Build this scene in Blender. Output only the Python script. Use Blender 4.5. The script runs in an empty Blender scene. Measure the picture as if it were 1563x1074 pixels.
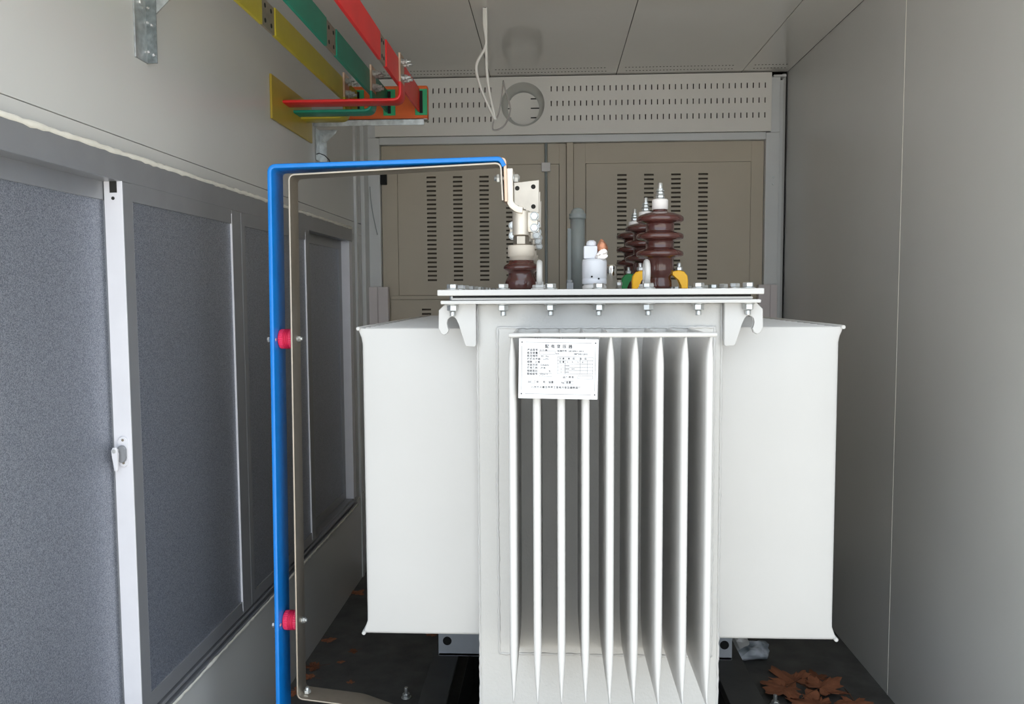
import bpy, bmesh, math, random
from mathutils import Vector, Matrix

scene = bpy.context.scene
C = scene.collection
random.seed(7)

# ------------------------------------------------------------------ camera, sky, exposure
CAM_H = 1.15
cam_data = bpy.data.cameras.new('camera')
cam = bpy.data.objects.new('camera', cam_data)
C.objects.link(cam)
cam_data.sensor_fit = 'HORIZONTAL'
cam_data.sensor_width = 36.0
cam_data.lens = 36.0 * 1250.0 / 1563.0
cam_data.clip_start = 0.02
right = Vector((0.9988208, 0.04822162, -0.005629))
upv = Vector((0.00219667, 0.07093759, 0.99747834))
fwd = Vector((-0.04849933, 0.99631448, -0.07074801))
cam.matrix_world = Matrix(((right.x, upv.x, -fwd.x, 0.0), (right.y, upv.y, -fwd.y, 0.0),
                           (right.z, upv.z, -fwd.z, CAM_H), (0, 0, 0, 1)))
scene.camera = cam

world = bpy.data.worlds.new('overcast_sky')
scene.world = world
world.use_nodes = True
bg = world.node_tree.nodes['Background']
bg.inputs[0].default_value = (0.80, 0.90, 1.0, 1)
bg.inputs[1].default_value = 1.6

# sun standing over the right-hand side of the enclosure: it lights the ground before the open door
sun_data = bpy.data.lights.new('sun', 'SUN')
sun_data.energy = 7.0
sun_data.angle = math.radians(0.6)
sun_data.color = (1.0, 0.95, 0.86)
sun = bpy.data.objects.new('sun', sun_data)
C.objects.link(sun)
sun.rotation_euler = Vector((0.55, 0.22, 0.80)).to_track_quat('Z', 'Y').to_euler()

scene.view_settings.view_transform = 'Standard'
scene.view_settings.look = 'None'
scene.view_settings.exposure = 0.64
scene.view_settings.gamma = 1.0
scene.view_settings.use_curve_mapping = False

# ------------------------------------------------------------------ helpers
def lin(r, g, b):
    f = lambda c: (c / 255.0) / 12.92 if c / 255.0 <= 0.04045 else ((c / 255.0 + 0.055) / 1.055) ** 2.4
    return (f(r), f(g), f(b), 1.0)

MATS = {}
def mat(name, col, rough=0.5, metal=0.0, var=0.0, vscale=8.0, bump=0.0, bscale=60.0, spec=0.5, col2=None, detail=3.0, alpha=1.0, trans=0.0, coat=0.0):
    m = bpy.data.materials.new(name)
    m.use_nodes = True
    nt = m.node_tree
    p = nt.nodes['Principled BSDF']
    p.inputs['Base Color'].default_value = col
    p.inputs['Roughness'].default_value = rough
    p.inputs['Metallic'].default_value = metal
    p.inputs['Specular IOR Level'].default_value = spec
    p.inputs['Coat Weight'].default_value = coat
    p.inputs['Coat Roughness'].default_value = 0.12
    if trans: p.inputs['Transmission Weight'].default_value = trans
    if alpha < 1: p.inputs['Alpha'].default_value = alpha
    tc = nt.nodes.new('ShaderNodeTexCoord')
    if var > 0 or col2:
        n = nt.nodes.new('ShaderNodeTexNoise')
        n.inputs['Scale'].default_value = vscale
        n.inputs['Detail'].default_value = detail
        nt.links.new(tc.outputs['Object'], n.inputs['Vector'])
        r = nt.nodes.new('ShaderNodeValToRGB')
        c2 = col2 if col2 else tuple(max(0, c * (1 - var)) for c in col[:3]) + (1,)
        c1 = col if col2 else tuple(min(1, c * (1 + var)) for c in col[:3]) + (1,)
        r.color_ramp.elements[0].position = 0.32
        r.color_ramp.elements[1].position = 0.68
        r.color_ramp.elements[0].color = c2
        r.color_ramp.elements[1].color = c1
        nt.links.new(n.outputs['Fac'], r.inputs['Fac'])
        nt.links.new(r.outputs['Color'], p.inputs['Base Color'])
    if bump > 0:
        n2 = nt.nodes.new('ShaderNodeTexNoise')
        n2.inputs['Scale'].default_value = bscale
        n2.inputs['Detail'].default_value = 3.0
        nt.links.new(tc.outputs['Object'], n2.inputs['Vector'])
        b = nt.nodes.new('ShaderNodeBump')
        b.inputs['Strength'].default_value = bump
        b.inputs['Distance'].default_value = 0.002
        nt.links.new(n2.outputs['Fac'], b.inputs['Height'])
        nt.links.new(b.outputs['Normal'], p.inputs['Normal'])
    MATS[name] = m
    return m

mat('wall_paint', lin(204, 203, 199), 0.25, 0.0, 0.02, 3, 0.05, 5)
mat('ceiling_paint', lin(222, 219, 213), 0.13, 0.0, 0.02, 3, spec=0.9)
mat('frame_paint', lin(212, 212, 210), 0.4, 0.0, 0.03, 6)
mat('door_paint', lin(190, 178, 158), 0.5, 0.0, 0.03, 6, 0.1, 300)
mat('vent_paint', lin(230, 225, 216), 0.45, 0.0, 0.02, 6)
mat('post_paint', lin(214, 204, 202), 0.5)
mat('dark_inside', lin(45, 43, 40), 0.9)  # near-black stands in for the shade inside holes and behind panels
mat('aluminium', lin(148, 149, 152), 0.36, 0.35, 0.03, 20)
mat('aluminium_pale_lit', lin(226, 224, 228), 0.4, 0.0, 0.02, 20)  # aluminium with daylight put into the colour; also on latch and beads
mat('duct_metal', lin(206, 206, 202), 0.3, 0.7)
mat('slot_shade', lin(104, 94, 82), 0.9)  # dark tone stands in for the shade inside door and vent slots
mat('mesh_pane', lin(182, 186, 196), 0.33, 0.6, 0.0, 620, 0.4, 700, col2=lin(112, 117, 128), detail=2.0)
mat('sealant', lin(232, 228, 216), 0.6, 0.0, 0.05, 40, 0.6, 120)
mat('floor_dark', lin(80, 79, 77), 0.75, 0.0, 0.25, 14, 0.4, 90)
mat('beam_dark', lin(74, 73, 71), 0.7, 0.0, 0.15, 10, 0.2, 80)
mat('pit_dark', lin(24, 24, 24), 0.95)
mat('ground_concrete', lin(188, 184, 176), 0.9, 0.0, 0.1, 2)
mat('white_paint', lin(203, 201, 198), 0.34, 0.0, 0.012, 6, 0.06, 70)
mat('tank_paint', lin(203, 201, 197), 0.36, 0.0, 0.015, 6, 0.35, 190)
mat('channel_grey', lin(172, 176, 182), 0.5, 0.0, 0.04, 20)
mat('gasket', lin(22, 22, 22), 0.8)
mat('zinc', lin(205, 206, 204), 0.3, 0.75, 0.08, 60)
mat('galvanised', lin(196, 200, 200), 0.34, 0.7, 0.2, 55)
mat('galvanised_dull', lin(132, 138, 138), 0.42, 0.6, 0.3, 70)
mat('tin_bar', lin(176, 167, 154), 0.38, 0.85, 0.05, 40)
mat('copper_bar', lin(206, 176, 152), 0.36, 0.8, 0.05, 40)
mat('clamp_metal', lin(214, 205, 192), 0.42, 0.55, 0.05, 40)
mat('cap_beige', lin(206, 196, 182), 0.5)
mat('porcelain', lin(74, 38, 33), 0.12, 0.0, 0.12, 30, coat=0.5)
mat('cap_white', lin(222, 216, 212), 0.5)
mat('clip_yellow', lin(236, 176, 20), 0.42, 0.0, 0.05, 40)
mat('clip_green', lin(24, 120, 60), 0.42)
mat('clip_red', lin(190, 40, 36), 0.42)
mat('valve_grey', lin(206, 208, 214), 0.42)
mat('chrome', lin(214, 212, 206), 0.08, 1.0)
mat('pipe_grey', lin(140, 146, 144), 0.45)
mat('copper_wire', lin(190, 130, 100), 0.4, 0.6, 0.3, 200)
mat('foil', lin(232, 228, 226), 0.2, 0.7, 0.1, 100)
mat('blue_sleeve', lin(8, 126, 214), 0.32, 0.0, 0.05, 30, 0.15, 60)
mat('pink_resin', lin(226, 44, 88), 0.42)
mat('bar_yellow', lin(188, 170, 46), 0.42, 0.0, 0.06, 12)
mat('bar_green', lin(16, 138, 112), 0.42, 0.0, 0.06, 12)
mat('bar_red', lin(226, 38, 38), 0.42, 0.0, 0.06, 12)
mat('joint_bare', lin(150, 140, 124), 0.45, 0.5, 0.1, 60)
mat('board_yellow', lin(190, 164, 62), 0.3, 0.0, 0.05, 14, alpha=0.9)
mat('board_orange', lin(222, 100, 34), 0.5, 0.0, 0.04, 20)
mat('insert_green', lin(44, 168, 112), 0.5)
mat('cable_white', lin(226, 222, 214), 0.45)
mat('cable_clear', lin(176, 170, 164), 0.3, alpha=0.75)
mat('cable_black', lin(26, 26, 26), 0.5)
mat('plate_white', lin(214, 213, 214), 0.45)
mat('plate_ink', lin(30, 30, 34), 0.7)
mat('leaf_brown', lin(150, 94, 66), 0.75, 0.0, 0.25, 30, 0.4, 80)
mat('leaf_dark', lin(116, 70, 46), 0.75, 0.0, 0.25, 30, 0.4, 80)
mat('bag_white', lin(196, 194, 190), 0.4, 0.0, 0.1, 20)
mat('bag_print', lin(36, 58, 64), 0.35, 0.0, 0.0, 24, col2=lin(206, 210, 218), detail=1.0)

WL = {}
def world_loc(o):
    return WL.get(o.name, Vector((0, 0, 0))) if o else Vector((0, 0, 0))

def link(o, parent=None, loc=(0, 0, 0), rot=None):
    C.objects.link(o)
    loc = Vector(loc)
    if parent:
        o.parent = parent
        o.location = loc - world_loc(parent)
    else:
        o.location = loc
    if rot: o.rotation_euler = rot
    WL[o.name] = loc
    return o

def tag(o, label=None, cat=None, group=None, kind=None):
    if label: o['label'] = label
    if cat: o['category'] = cat
    if group: o['group'] = group
    if kind: o['kind'] = kind
    return o

def empty(name, loc=(0, 0, 0), parent=None):
    o = bpy.data.objects.new(name, None)
    o.empty_display_size = 0.05
    return link(o, parent, loc)

class MB:
    """collects shapes; world coordinates; build() makes one mesh object"""
    def __init__(s): s.bm = bmesh.new()
    def _new(s, verts, faces, smooth=False):
        vs = [s.bm.verts.new(v) for v in verts]
        out = []
        for f in faces:
            try:
                fc = s.bm.faces.new([vs[i] for i in f]); fc.smooth = smooth; out.append(fc)
            except ValueError: pass
        return vs, out
    def box(s, x0, x1, y0, y1, z0, z1, bevel=0.0, seg=2):
        v = [(x, y, z) for x in (x0, x1) for y in (y0, y1) for z in (z0, z1)]
        f = [(0, 1, 3, 2), (4, 6, 7, 5), (0, 4, 5, 1), (2, 3, 7, 6), (0, 2, 6, 4), (1, 5, 7, 3)]
        vs, fs = s._new(v, f)
        if bevel > 0:
            es = list({e for q in fs for e in q.edges})
            bmesh.ops.bevel(s.bm, geom=es, offset=bevel, segments=seg, affect='EDGES', profile=0.6)
        return s
    def prism(s, pts, axis, a0, a1, bevel=0.0):
        """polygon pts (u,v) extruded along axis: 'x': (u,v)=(y,z); 'y': (x,z); 'z': (x,y)"""
        def mk(u, v, a): return {'x': (a, u, v), 'y': (u, a, v), 'z': (u, v, a)}[axis]
        n = len(pts)
        v = [mk(p[0], p[1], a0) for p in pts] + [mk(p[0], p[1], a1) for p in pts]
        f = [tuple(range(n)), tuple(range(2 * n - 1, n - 1, -1))] + [(i, i + n, (i + 1) % n + n, (i + 1) % n) for i in range(n)]
        vs, fs = s._new(v, f)
        if bevel > 0:
            es = list({e for q in fs[:2] for e in q.edges})
            bmesh.ops.bevel(s.bm, geom=es, offset=bevel, segments=1, affect='EDGES')
        return s
    def lathe(s, prof, c=(0, 0, 0), axis='z', n=32, smooth=True, teeth=None):
        """prof: list of (r, h)"""
        rings = []
        vs = []
        for k, (r, h) in enumerate(prof):
            for i in range(n):
                a = 2 * math.pi * i / n
                rr = r * (1 + (teeth(k, i) if teeth else 0))
                p, q = rr * math.cos(a), rr * math.sin(a)
                vs.append({'z': (c[0] + p, c[1] + q, c[2] + h), 'x': (c[0] + h, c[1] + p, c[2] + q), 'y': (c[0] + p, c[1] + h, c[2] + q)}[axis])
        f = []
        for k in range(len(prof) - 1):
            for i in range(n):
                j = (i + 1) % n
                f.append((k * n + i, k * n + j, (k + 1) * n + j, (k + 1) * n + i))
        f.append(tuple(range(n - 1, -1, -1)))
        m = len(prof) - 1
        f.append(tuple(m * n + i for i in range(n)))
        v2, fs = s._new(vs, f, smooth)
        fs[-1].smooth = False; fs[-2].smooth = False
        return s
    def cyl(s, c, r, h, axis='z', n=24, ch=0.0):
        if ch > 0: prof = [(r - ch, 0), (r, ch), (r, h - ch), (r - ch, h)]
        else: prof = [(r, 0), (r, h)]
        return s.lathe(prof, c, axis, n, True)
    def hexa(s, c, af, h, axis='z', ch=0.0012):
        r = af / math.sqrt(3)
        prof = [(r - ch, 0), (r, ch), (r, h - ch), (r - ch, h)]
        return s.lathe(prof, c, axis, 6, False)
    def tube(s, pts, r, n=8, rfun=None, closed=False):
        pts = [Vector(p) for p in pts]
        vs, f = [], []
        m = len(pts)
        up = None
        for k, p in enumerate(pts):
            a = pts[max(0, k - 1)]; b = pts[min(m - 1, k + 1)]
            d = (b - a).normalized()
            if up is None:
                up = Vector((0, 0, 1)) if abs(d.z) < 0.9 else Vector((1, 0, 0))
            sd = d.cross(up).normalized(); up = sd.cross(d).normalized()
            rr = r * (rfun(k) if rfun else 1)
            for i in range(n):
                t = 2 * math.pi * i / n
                vs.append(tuple(p + sd * (rr * math.cos(t)) + up * (rr * math.sin(t))))
        for k in range(m - 1):
            for i in range(n):
                j = (i + 1) % n
                f.append((k * n + i, k * n + j, (k + 1) * n + j, (k + 1) * n + i))
        f.append(tuple(range(n - 1, -1, -1))); f.append(tuple((m - 1) * n + i for i in range(n)))
        s._new(vs, f, True)
        return s
    def ribbon(s, path, thick, y0, y1, rc=0.0015):
        """flat bar following path (x,z), thickness in the path plane, width y0..y1, rounded long edges"""
        n = len(path)
        P = [Vector((p[0], p[1])) for p in path]
        sec = []
        h = thick / 2
        rc = min(rc, h * 0.95)
        for (a, b) in ((-h, y0), (h, y0), (h, y1), (-h, y1)):
            sa = 1 if a > 0 else -1; sb = 1 if b == y1 else -1
            pts3 = [(a, b - sb * rc), (a - sa * rc * 0.3, b - sb * rc * 0.3), (a - sa * rc, b)]
            if (sa, sb) in ((1, -1), (-1, 1)): pts3 = pts3[::-1]
            sec += pts3
        m = len(sec)
        vs, f = [], []
        for k in range(n):
            d0 = (P[k] - P[k - 1]).normalized() if k > 0 else (P[1] - P[0]).normalized()
            d1 = (P[k + 1] - P[k]).normalized() if k < n - 1 else d0
            d = (d0 + d1).normalized()
            nr = Vector((-d.y, d.x)) / max(0.3, d.dot(d1))
            for (a, b) in sec:
                q = P[k] + nr * a
                vs.append((q.x, b, q.y))
        for k in range(n - 1):
            for i in range(m):
                j = (i + 1) % m
                f.append((k * m + i, k * m + j, (k + 1) * m + j, (k + 1) * m + i))
        f.append(tuple(range(m - 1, -1, -1))); f.append(tuple((n - 1) * m + i for i in range(m)))
        s._new(vs, f)
        return s
    def build(s, name, material, parent=None, loc=(0, 0, 0), smooth_angle=None):
        bmesh.ops.recalc_face_normals(s.bm, faces=s.bm.faces)
        me = bpy.data.meshes.new(name)
        bmesh.ops.translate(s.bm, verts=s.bm.verts, vec=-Vector(loc))
        s.bm.to_mesh(me); s.bm.free()
        me.materials.append(MATS[material])
        if smooth_angle is not None:
            for p in me.polygons: p.use_smooth = True
            me.set_sharp_from_angle(angle=math.radians(smooth_angle))
        o = bpy.data.objects.new(name, me)
        return link(o, parent, loc)

def copy_of(o, parent, loc, rot=None):
    c = o.copy()
    c.parent = None
    return link(c, parent, loc, rot)

def copy_tree(o, parent, shift):
    c = o.copy()
    c.parent = None
    link(c, parent, world_loc(o) + Vector(shift))
    for ch in o.children: copy_tree(ch, c, shift)
    return c

def fillet(pts, r, n=6):
    """round inner corners of a polyline of (x,z)"""
    out = [pts[0]]
    for i in range(1, len(pts) - 1):
        p = Vector(pts[i]); a = (Vector(pts[i - 1]) - p); b = (Vector(pts[i + 1]) - p)
        ra = min(r, a.length * 0.45, b.length * 0.45)
        A = p + a.normalized() * ra; B = p + b.normalized() * ra
        for k in range(n + 1):
            t = k / n
            out.append(tuple(A * (1 - t) ** 2 + p * 2 * t * (1 - t) + B * t * t))
    out.append(pts[-1])
    return out

def perforated(name, material, parent, x0, x1, z0, z1, y0, y1, holes, circle=None):
    """sheet in the xz plane (front y0, back y1) with rectangular holes [(xa,xb,za,zb)] and one round hole"""
    bm = bmesh.new()
    xs = {x0, x1}; zs = {z0, z1}
    for h in holes: xs |= {h[0], h[1]}; zs |= {h[2], h[3]}
    if circle:
        cx, cz, R = circle; q = R * 1.08
        xs |= {cx - q, cx + q}; zs |= {cz - q, cz + q}
    xs = sorted(xs); zs = sorted(zs)
    vd = {}
    def V(x, y, z):
        k = (round(x, 5), round(y, 5), round(z, 5))
        if k not in vd: vd[k] = bm.verts.new((x, y, z))
        return vd[k]
    def hole_at(x, z):
        for h in holes:
            if h[0] < x < h[1] and h[2] < z < h[3]: return True
        return circle is not None and abs(x - cx) < q and abs(z - cz) < q
    for i in range(len(xs) - 1):
        for k in range(len(zs) - 1):
            if hole_at((xs[i] + xs[i + 1]) / 2, (zs[k] + zs[k + 1]) / 2): continue
            bm.faces.new([V(xs[i], y0, zs[k]), V(xs[i + 1], y0, zs[k]), V(xs[i + 1], y0, zs[k + 1]), V(xs[i], y0, zs[k + 1])])
    if circle:
        n = 64
        sq, ci = [], []
        for i in range(n):
            a = 2 * math.pi * i / n
            c, s_ = math.cos(a), math.sin(a)
            m = max(abs(c), abs(s_))
            sq.append(V(cx + q * c / m, y0, cz + q * s_ / m)); ci.append(V(cx + R * c, y0, cz + R * s_))
        for i in range(n):
            j = (i + 1) % n
            bm.faces.new([sq[i], sq[j], ci[j], ci[i]])
    bmesh.ops.recalc_face_normals(bm, faces=bm.faces)
    # outer skirt so that the sheet has an edge
    for (a, b, c, d) in (((x0, z0), (x1, z0), 0, 0), ((x1, z0), (x1, z1), 0, 0), ((x1, z1), (x0, z1), 0, 0), ((x0, z1), (x0, z0), 0, 0)):
        v = [bm.verts.new(p) for p in ((a[0], y0, a[1]), (b[0], y0, b[1]), (b[0], y1, b[1]), (a[0], y1, a[1]))]
        bm.faces.new(v)
    for h in holes:
        for (a, b) in (((h[0], h[2]), (h[1], h[2])), ((h[1], h[2]), (h[1], h[3])), ((h[1], h[3]), (h[0], h[3])), ((h[0], h[3]), (h[0], h[2]))):
            v = [bm.verts.new(p) for p in ((a[0], y0, a[1]), (b[0], y0, b[1]), (b[0], y0 + 0.0012, b[1]), (a[0], y0 + 0.0012, a[1]))]
            bm.faces.new(v)
    me = bpy.data.meshes.new(name); bm.to_mesh(me); bm.free()
    me.materials.append(MATS[material])
    o = bpy.data.objects.new(name, me)
    return link(o, parent, (0, 0, 0))

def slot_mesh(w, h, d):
    """open-fronted recess, coloured dark for the shade within"""
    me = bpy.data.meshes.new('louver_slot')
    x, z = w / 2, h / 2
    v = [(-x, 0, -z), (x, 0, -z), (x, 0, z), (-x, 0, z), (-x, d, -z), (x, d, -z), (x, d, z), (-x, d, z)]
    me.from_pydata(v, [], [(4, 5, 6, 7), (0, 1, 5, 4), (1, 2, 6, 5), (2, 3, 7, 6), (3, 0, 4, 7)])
    me.materials.append(MATS['slot_shade'])
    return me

# ------------------------------------------------------------------ the setting
XL, XR, YF, YB, ZC = -0.78, 0.957, 0.80, 3.433, 2.04

g = MB(); g.box(-12, 12, -14, 10, -0.45, -0.35)
tag(g.build('ground', 'ground_concrete'), 'pale concrete ground around the enclosure', None, None, 'structure')

# floor with an oil pit between the two support beams
PX0, PX1, PY0, PY1 = -0.30, 0.475, 1.15, 3.0
f = MB()
f.box(-0.9, PX0, YF, 3.6, -0.05, 0.0); f.box(PX1, 1.1, YF, 3.6, -0.05, 0.0)
f.box(PX0, PX1, YF, PY0, -0.05, 0.0); f.box(PX0, PX1, PY1, 3.6, -0.05, 0.0)
floor = tag(f.build('floor', 'floor_dark'), 'dark grey dusty floor of the compartment', None, None, 'structure')
p = MB()
p.box(PX0, PX1, PY0, PY1, -0.34, -0.32)
p.box(PX0 - .02, PX0, PY0, PY1, -0.32, -0.05); p.box(PX1, PX1 + .02, PY0, PY1, -0.32, -0.05)
p.box(PX0, PX1, PY0 - .02, PY0, -0.32, -0.05); p.box(PX0, PX1, PY1, PY1 + .02, -0.32, -0.05)
p.build('oil_pit', 'pit_dark', floor)

# ceiling of four sheet panels
c = MB(); c.box(-0.9, 1.1, YF, 3.6, ZC + 0.012, ZC + 0.08)
ceiling = tag(c.build('ceiling', 'dark_inside'), 'grey sheet metal ceiling with panel joints', None, None, 'structure')
cx = [XL, -0.250, 0.265, 0.770, XR]
for i in range(4):
    q = MB(); q.box(cx[i] + 0.0012, cx[i + 1] - 0.0012, YF, YB, ZC, ZC + 0.0125, 0.0008, 1)
    pan = q.build('ceiling_panel', 'ceiling_paint', ceiling)
    d = MB()
    a0, a1 = cx[i] + 0.03, cx[i + 1] - (0.03 if i < 3 else 0.01)
    n = int((a1 - a0) / 0.0135)
    for r, yy in enumerate((3.325, 3.375)):
        for k in range(n):
            xx = a0 + (k + 0.5 * (r % 2)) * 0.0135
            d.cyl((xx, yy, ZC - 0.0006), 0.0034, 0.001, 'z', 8)  # dark discs painted as the shade of small holes
    tag(d.build('vent_hole', 'dark_inside', ceiling), kind='stuff')

# right wall
w = MB(); w.box(XR + 0.012, XR + 0.08, YF, 3.6, -0.05, ZC + 0.08)
wall_right = tag(w.build('wall_right', 'wall_paint'), 'plain grey painted sheet wall with one vertical joint', None, None, 'structure')
for (a, b) in ((YF, 2.3165), (2.3185, YB)):
    q = MB(); q.box(XR, XR + 0.0125, a, b, 0.0, ZC, 0.0006, 1); q.build('wall_panel', 'wall_paint', wall_right)
q = MB(); q.box(XR - 0.0008, XR + 0.006, 2.3168, 2.3182, 0.0, ZC); q.build('joint_strip', 'sealant', wall_right)

# left wall around the sliding window
w = MB(); w.box(-0.92, -0.87, YF, 3.6, -0.05, ZC + 0.08)
wall_left = tag(w.build('wall_left', 'wall_paint'), 'grey painted sheet wall around the sliding window', None, None, 'structure')
for nm, a, b, z0, z1, x1 in (('upper_panel', YF, YB, 1.4385, ZC, XL), ('edge_strip', YF, YB, 1.39, 1.4372, XL), ('lower_panel', YF, YB, 0.0, 0.335, XL + 0.006), ('end_panel', 3.14, YB, 0.335, 1.39, XL)):
    q = MB(); q.box(-0.87, x1, a, b, z0, z1, 0.0008, 1); q.build(nm, 'wall_paint', wall_left)

for (a, b, xx) in ((3.235, 3.262, XL + 0.010), (3.355, 3.432, XL + 0.016)):
    q = MB(); q.box(XL - 0.001, xx, a, b, 0.0, ZC - 0.001, 0.0015, 1); q.build('corner_trim', 'frame_paint', wall_left)

# sliding window in the left wall
win = tag(empty('window_1', (-0.80, 2.0, 0.34)), 'long sliding window with grey speckled panes in aluminium sashes', None, None, 'structure')
XI = -0.765
q = MB(); q.box(-0.87, XI, YF, 3.14, 1.354, 1.402, 0.002); q.build('head_rail', 'aluminium', win)
q = MB(); q.box(-0.87, XI - 0.009, YF, 3.12, 0.330, 0.3605, 0.0008, 1); q.box(-0.87, XI + 0.002, YF, 3.14, 0.326, 0.337, 0.002, 2)
q.box(XI - 0.012, XI + 0.001, YF, 3.12, 0.3455, 0.3535, 0.0035, 3)
q.build('sill_track', 'aluminium', win)
q = MB(); q.box(-0.84, XI - 0.003, 3.098, 3.14, 0.3605, 1.356, 0.0015); q.build('jamb', 'aluminium_pale_lit', win)  # pale colour carries the daylight on this door-facing jamb
for zz, rr in ((1.404, 0.0056), (0.3285, 0.0042)):
    q = MB(); n = 150
    xx = XI - 0.002 if zz > 1 else XI + 0.001
    q.tube([(xx + random.uniform(-.0008, .0008), YF + (3.13 - YF) * k / n, zz + random.uniform(-.001, .001)) for k in range(n + 1)], rr, 8, lambda k: random.uniform(0.75, 1.15))
    q.build('sealant_bead', 'sealant', win)
q = MB(); q.tube([(XL + 0.0, 3.142 + random.uniform(-.001, .001), 0.34 + 1.06 * k / 50) for k in range(51)], 0.003, 6); q.build('sealant_bead', 'sealant', win)

def sash(y0, y1, xi, xo, near_w, far_w, bead=True, ends='aluminium_pale_lit'):
    """frame of a sliding sash: rails and stiles round one pane"""
    z0, z1 = 0.362, 1.3545
    fr = MB()
    fr.box(xo, xi, y0 + near_w - 0.002, y1 - far_w + 0.002, 1.3215, z1, 0.0006, 1)
    fr.box(xo, xi, y0 + near_w - 0.002, y1 - far_w + 0.002, z0, 0.394, 0.0006, 1)
    fr.box(xo - 0.0005, xi + 0.0004, y1 - far_w, y1, z0 - 0.0005, z1 - 0.0005, 0.001, 1)
    o = fr.build('sash', 'aluminium', win)
    st = MB(); st.box(xo - 0.0005, xi + 0.0004, y0, y0 + near_w, z0 - 0.0005, z1 - 0.0005, 0.001, 1)
    s2 = st.build('sash_stile', 'aluminium', o)
    pn = MB(); pn.box(xo + 0.010, xi - 0.0035, y0 + near_w - 0.004, y1 - far_w + 0.004, 0.390, 1.326)
    pn.build('pane', 'mesh_pane', o)
    if bead:
        b = MB(); b.box(xi - 0.004, xi - 0.0012, y0 + near_w - 0.0005, y0 + near_w + 0.003, 0.392, 1.3235, 0.0006, 1)
        b.box(xi - 0.004, xi + 0.0008, y1 - far_w - 0.0015, y1 - far_w + 0.0006, 0.37, 1.345, 0.0004, 1)  # far strip paints the daylit edge of the stile
        b.build('glazing_bead', 'aluminium_pale_lit', o)
    return o

s1 = sash(0.82, 1.475, -0.799, -0.826, 0.034, 0.030, False)
s2 = sash(1.443, 2.000, XI, -0.7965, 0.035, 0.056)
s3 = sash(2.0025, 2.575, XI, -0.7965, 0.026, 0.042)
s4 = sash(2.52, 3.097, -0.799, -0.826, 0.030, 0.034, False)
# second sash's stile end, daylight from the door put into its pale colour
q = MB(); q.box(-0.7975, XI + 0.0005, 1.4405, 1.4432, 0.362, 1.3545, 0.0006, 1); ec = q.build('stile_end_lit', 'aluminium_pale_lit', s2)
q = MB(); q.box(-0.7865, -0.7735, 1.4398, 1.4408, 1.334, 1.3545); q.cyl((-0.781, 1.4396, 1.324), 0.003, 0.0012, 'y', 14); q.cyl((-0.781, 1.4396, 0.371), 0.0026, 0.0012, 'y', 14)
q.build('roller_notch', 'dark_inside', s2)

# ------------------------------------------------------------------ back wall with double door
w = MB(); w.box(-0.92, 1.1, 3.52, 3.6, -0.05, ZC + 0.08)
wall_back = tag(w.build('wall_back', 'dark_inside'), 'back wall with slotted vent panel above a double door', None, None, 'structure')
q = MB(); q.box(-0.786, -0.716, YB, 3.52, 0, 1.80, 0.003); q.box(-0.786, -0.728, YB, 3.52, 1.80, ZC, 0.003); q.build('frame_post', 'frame_paint', wall_back)
q = MB(); q.box(0.8735, 0.928, YB, 3.52, 0, 1.80, 0.003); q.box(0.890, 0.928, YB, 3.52, 1.80, 2.02, 0.003); q.build('frame_post', 'frame_paint', wall_back)
q = MB(); q.box(0.930, 0.944, YB + 0.012, 3.52, 0, 2.01, 0.002); q.box(0.9, 0.95, YB - 0.004, 3.52, 2.02, 2.028, 0.001); q.build('corner_trim', 'frame_paint', wall_back)
q = MB(); q.box(0.944, XR, YB + 0.03, 3.52, 0, ZC); q.build('corner_gap', 'wall_paint', wall_back)
q = MB(); q.box(-0.716, 0.8735, YB + 0.001, 3.52, 1.772, 1.802, 0.003); q.build('top_rail', 'frame_paint', wall_back)
# screws on the right post
for zz in (1.62, 1.592):
    q = MB(); q.cyl((0.905, YB - 0.004, zz), 0.005, 0.004, 'y', 12, 0.001); q.build('screw', 'zinc', wall_back)

# slotted panel with the round duct opening
holes = []
rows = (1.985, 1.926, 1.867)
xsl = [-0.70 + 0.0238 * k for k in range(20)] + [0.0 + 0.0240 * k for k in range(37)]
CX, CZ_, CR = -0.116, 1.925, 0.089
for zz in rows:
    for xx in xsl:
        if abs(xx - CX) > CR * 1.08 + 0.006: holes.append((xx - 0.0021, xx + 0.0021, zz - 0.0105, zz + 0.0105))
vp = perforated('vent_panel', 'vent_paint', wall_back, -0.731, 0.890, 1.803, 2.036, YB - 0.012, YB + 0.004, holes, (CX, CZ_, CR))
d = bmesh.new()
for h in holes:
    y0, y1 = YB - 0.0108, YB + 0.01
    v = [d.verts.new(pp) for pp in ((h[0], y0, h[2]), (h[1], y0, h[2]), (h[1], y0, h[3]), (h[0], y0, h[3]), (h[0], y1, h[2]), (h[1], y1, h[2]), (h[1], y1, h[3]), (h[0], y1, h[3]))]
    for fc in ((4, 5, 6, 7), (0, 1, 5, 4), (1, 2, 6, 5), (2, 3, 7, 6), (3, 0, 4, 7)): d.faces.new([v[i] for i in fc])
me = bpy.data.meshes.new('vent_slot'); d.to_mesh(me); d.free(); me.materials.append(MATS['slot_shade'])
tag(link(bpy.data.objects.new('vent_slot', me), vp), kind='stuff')
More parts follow.
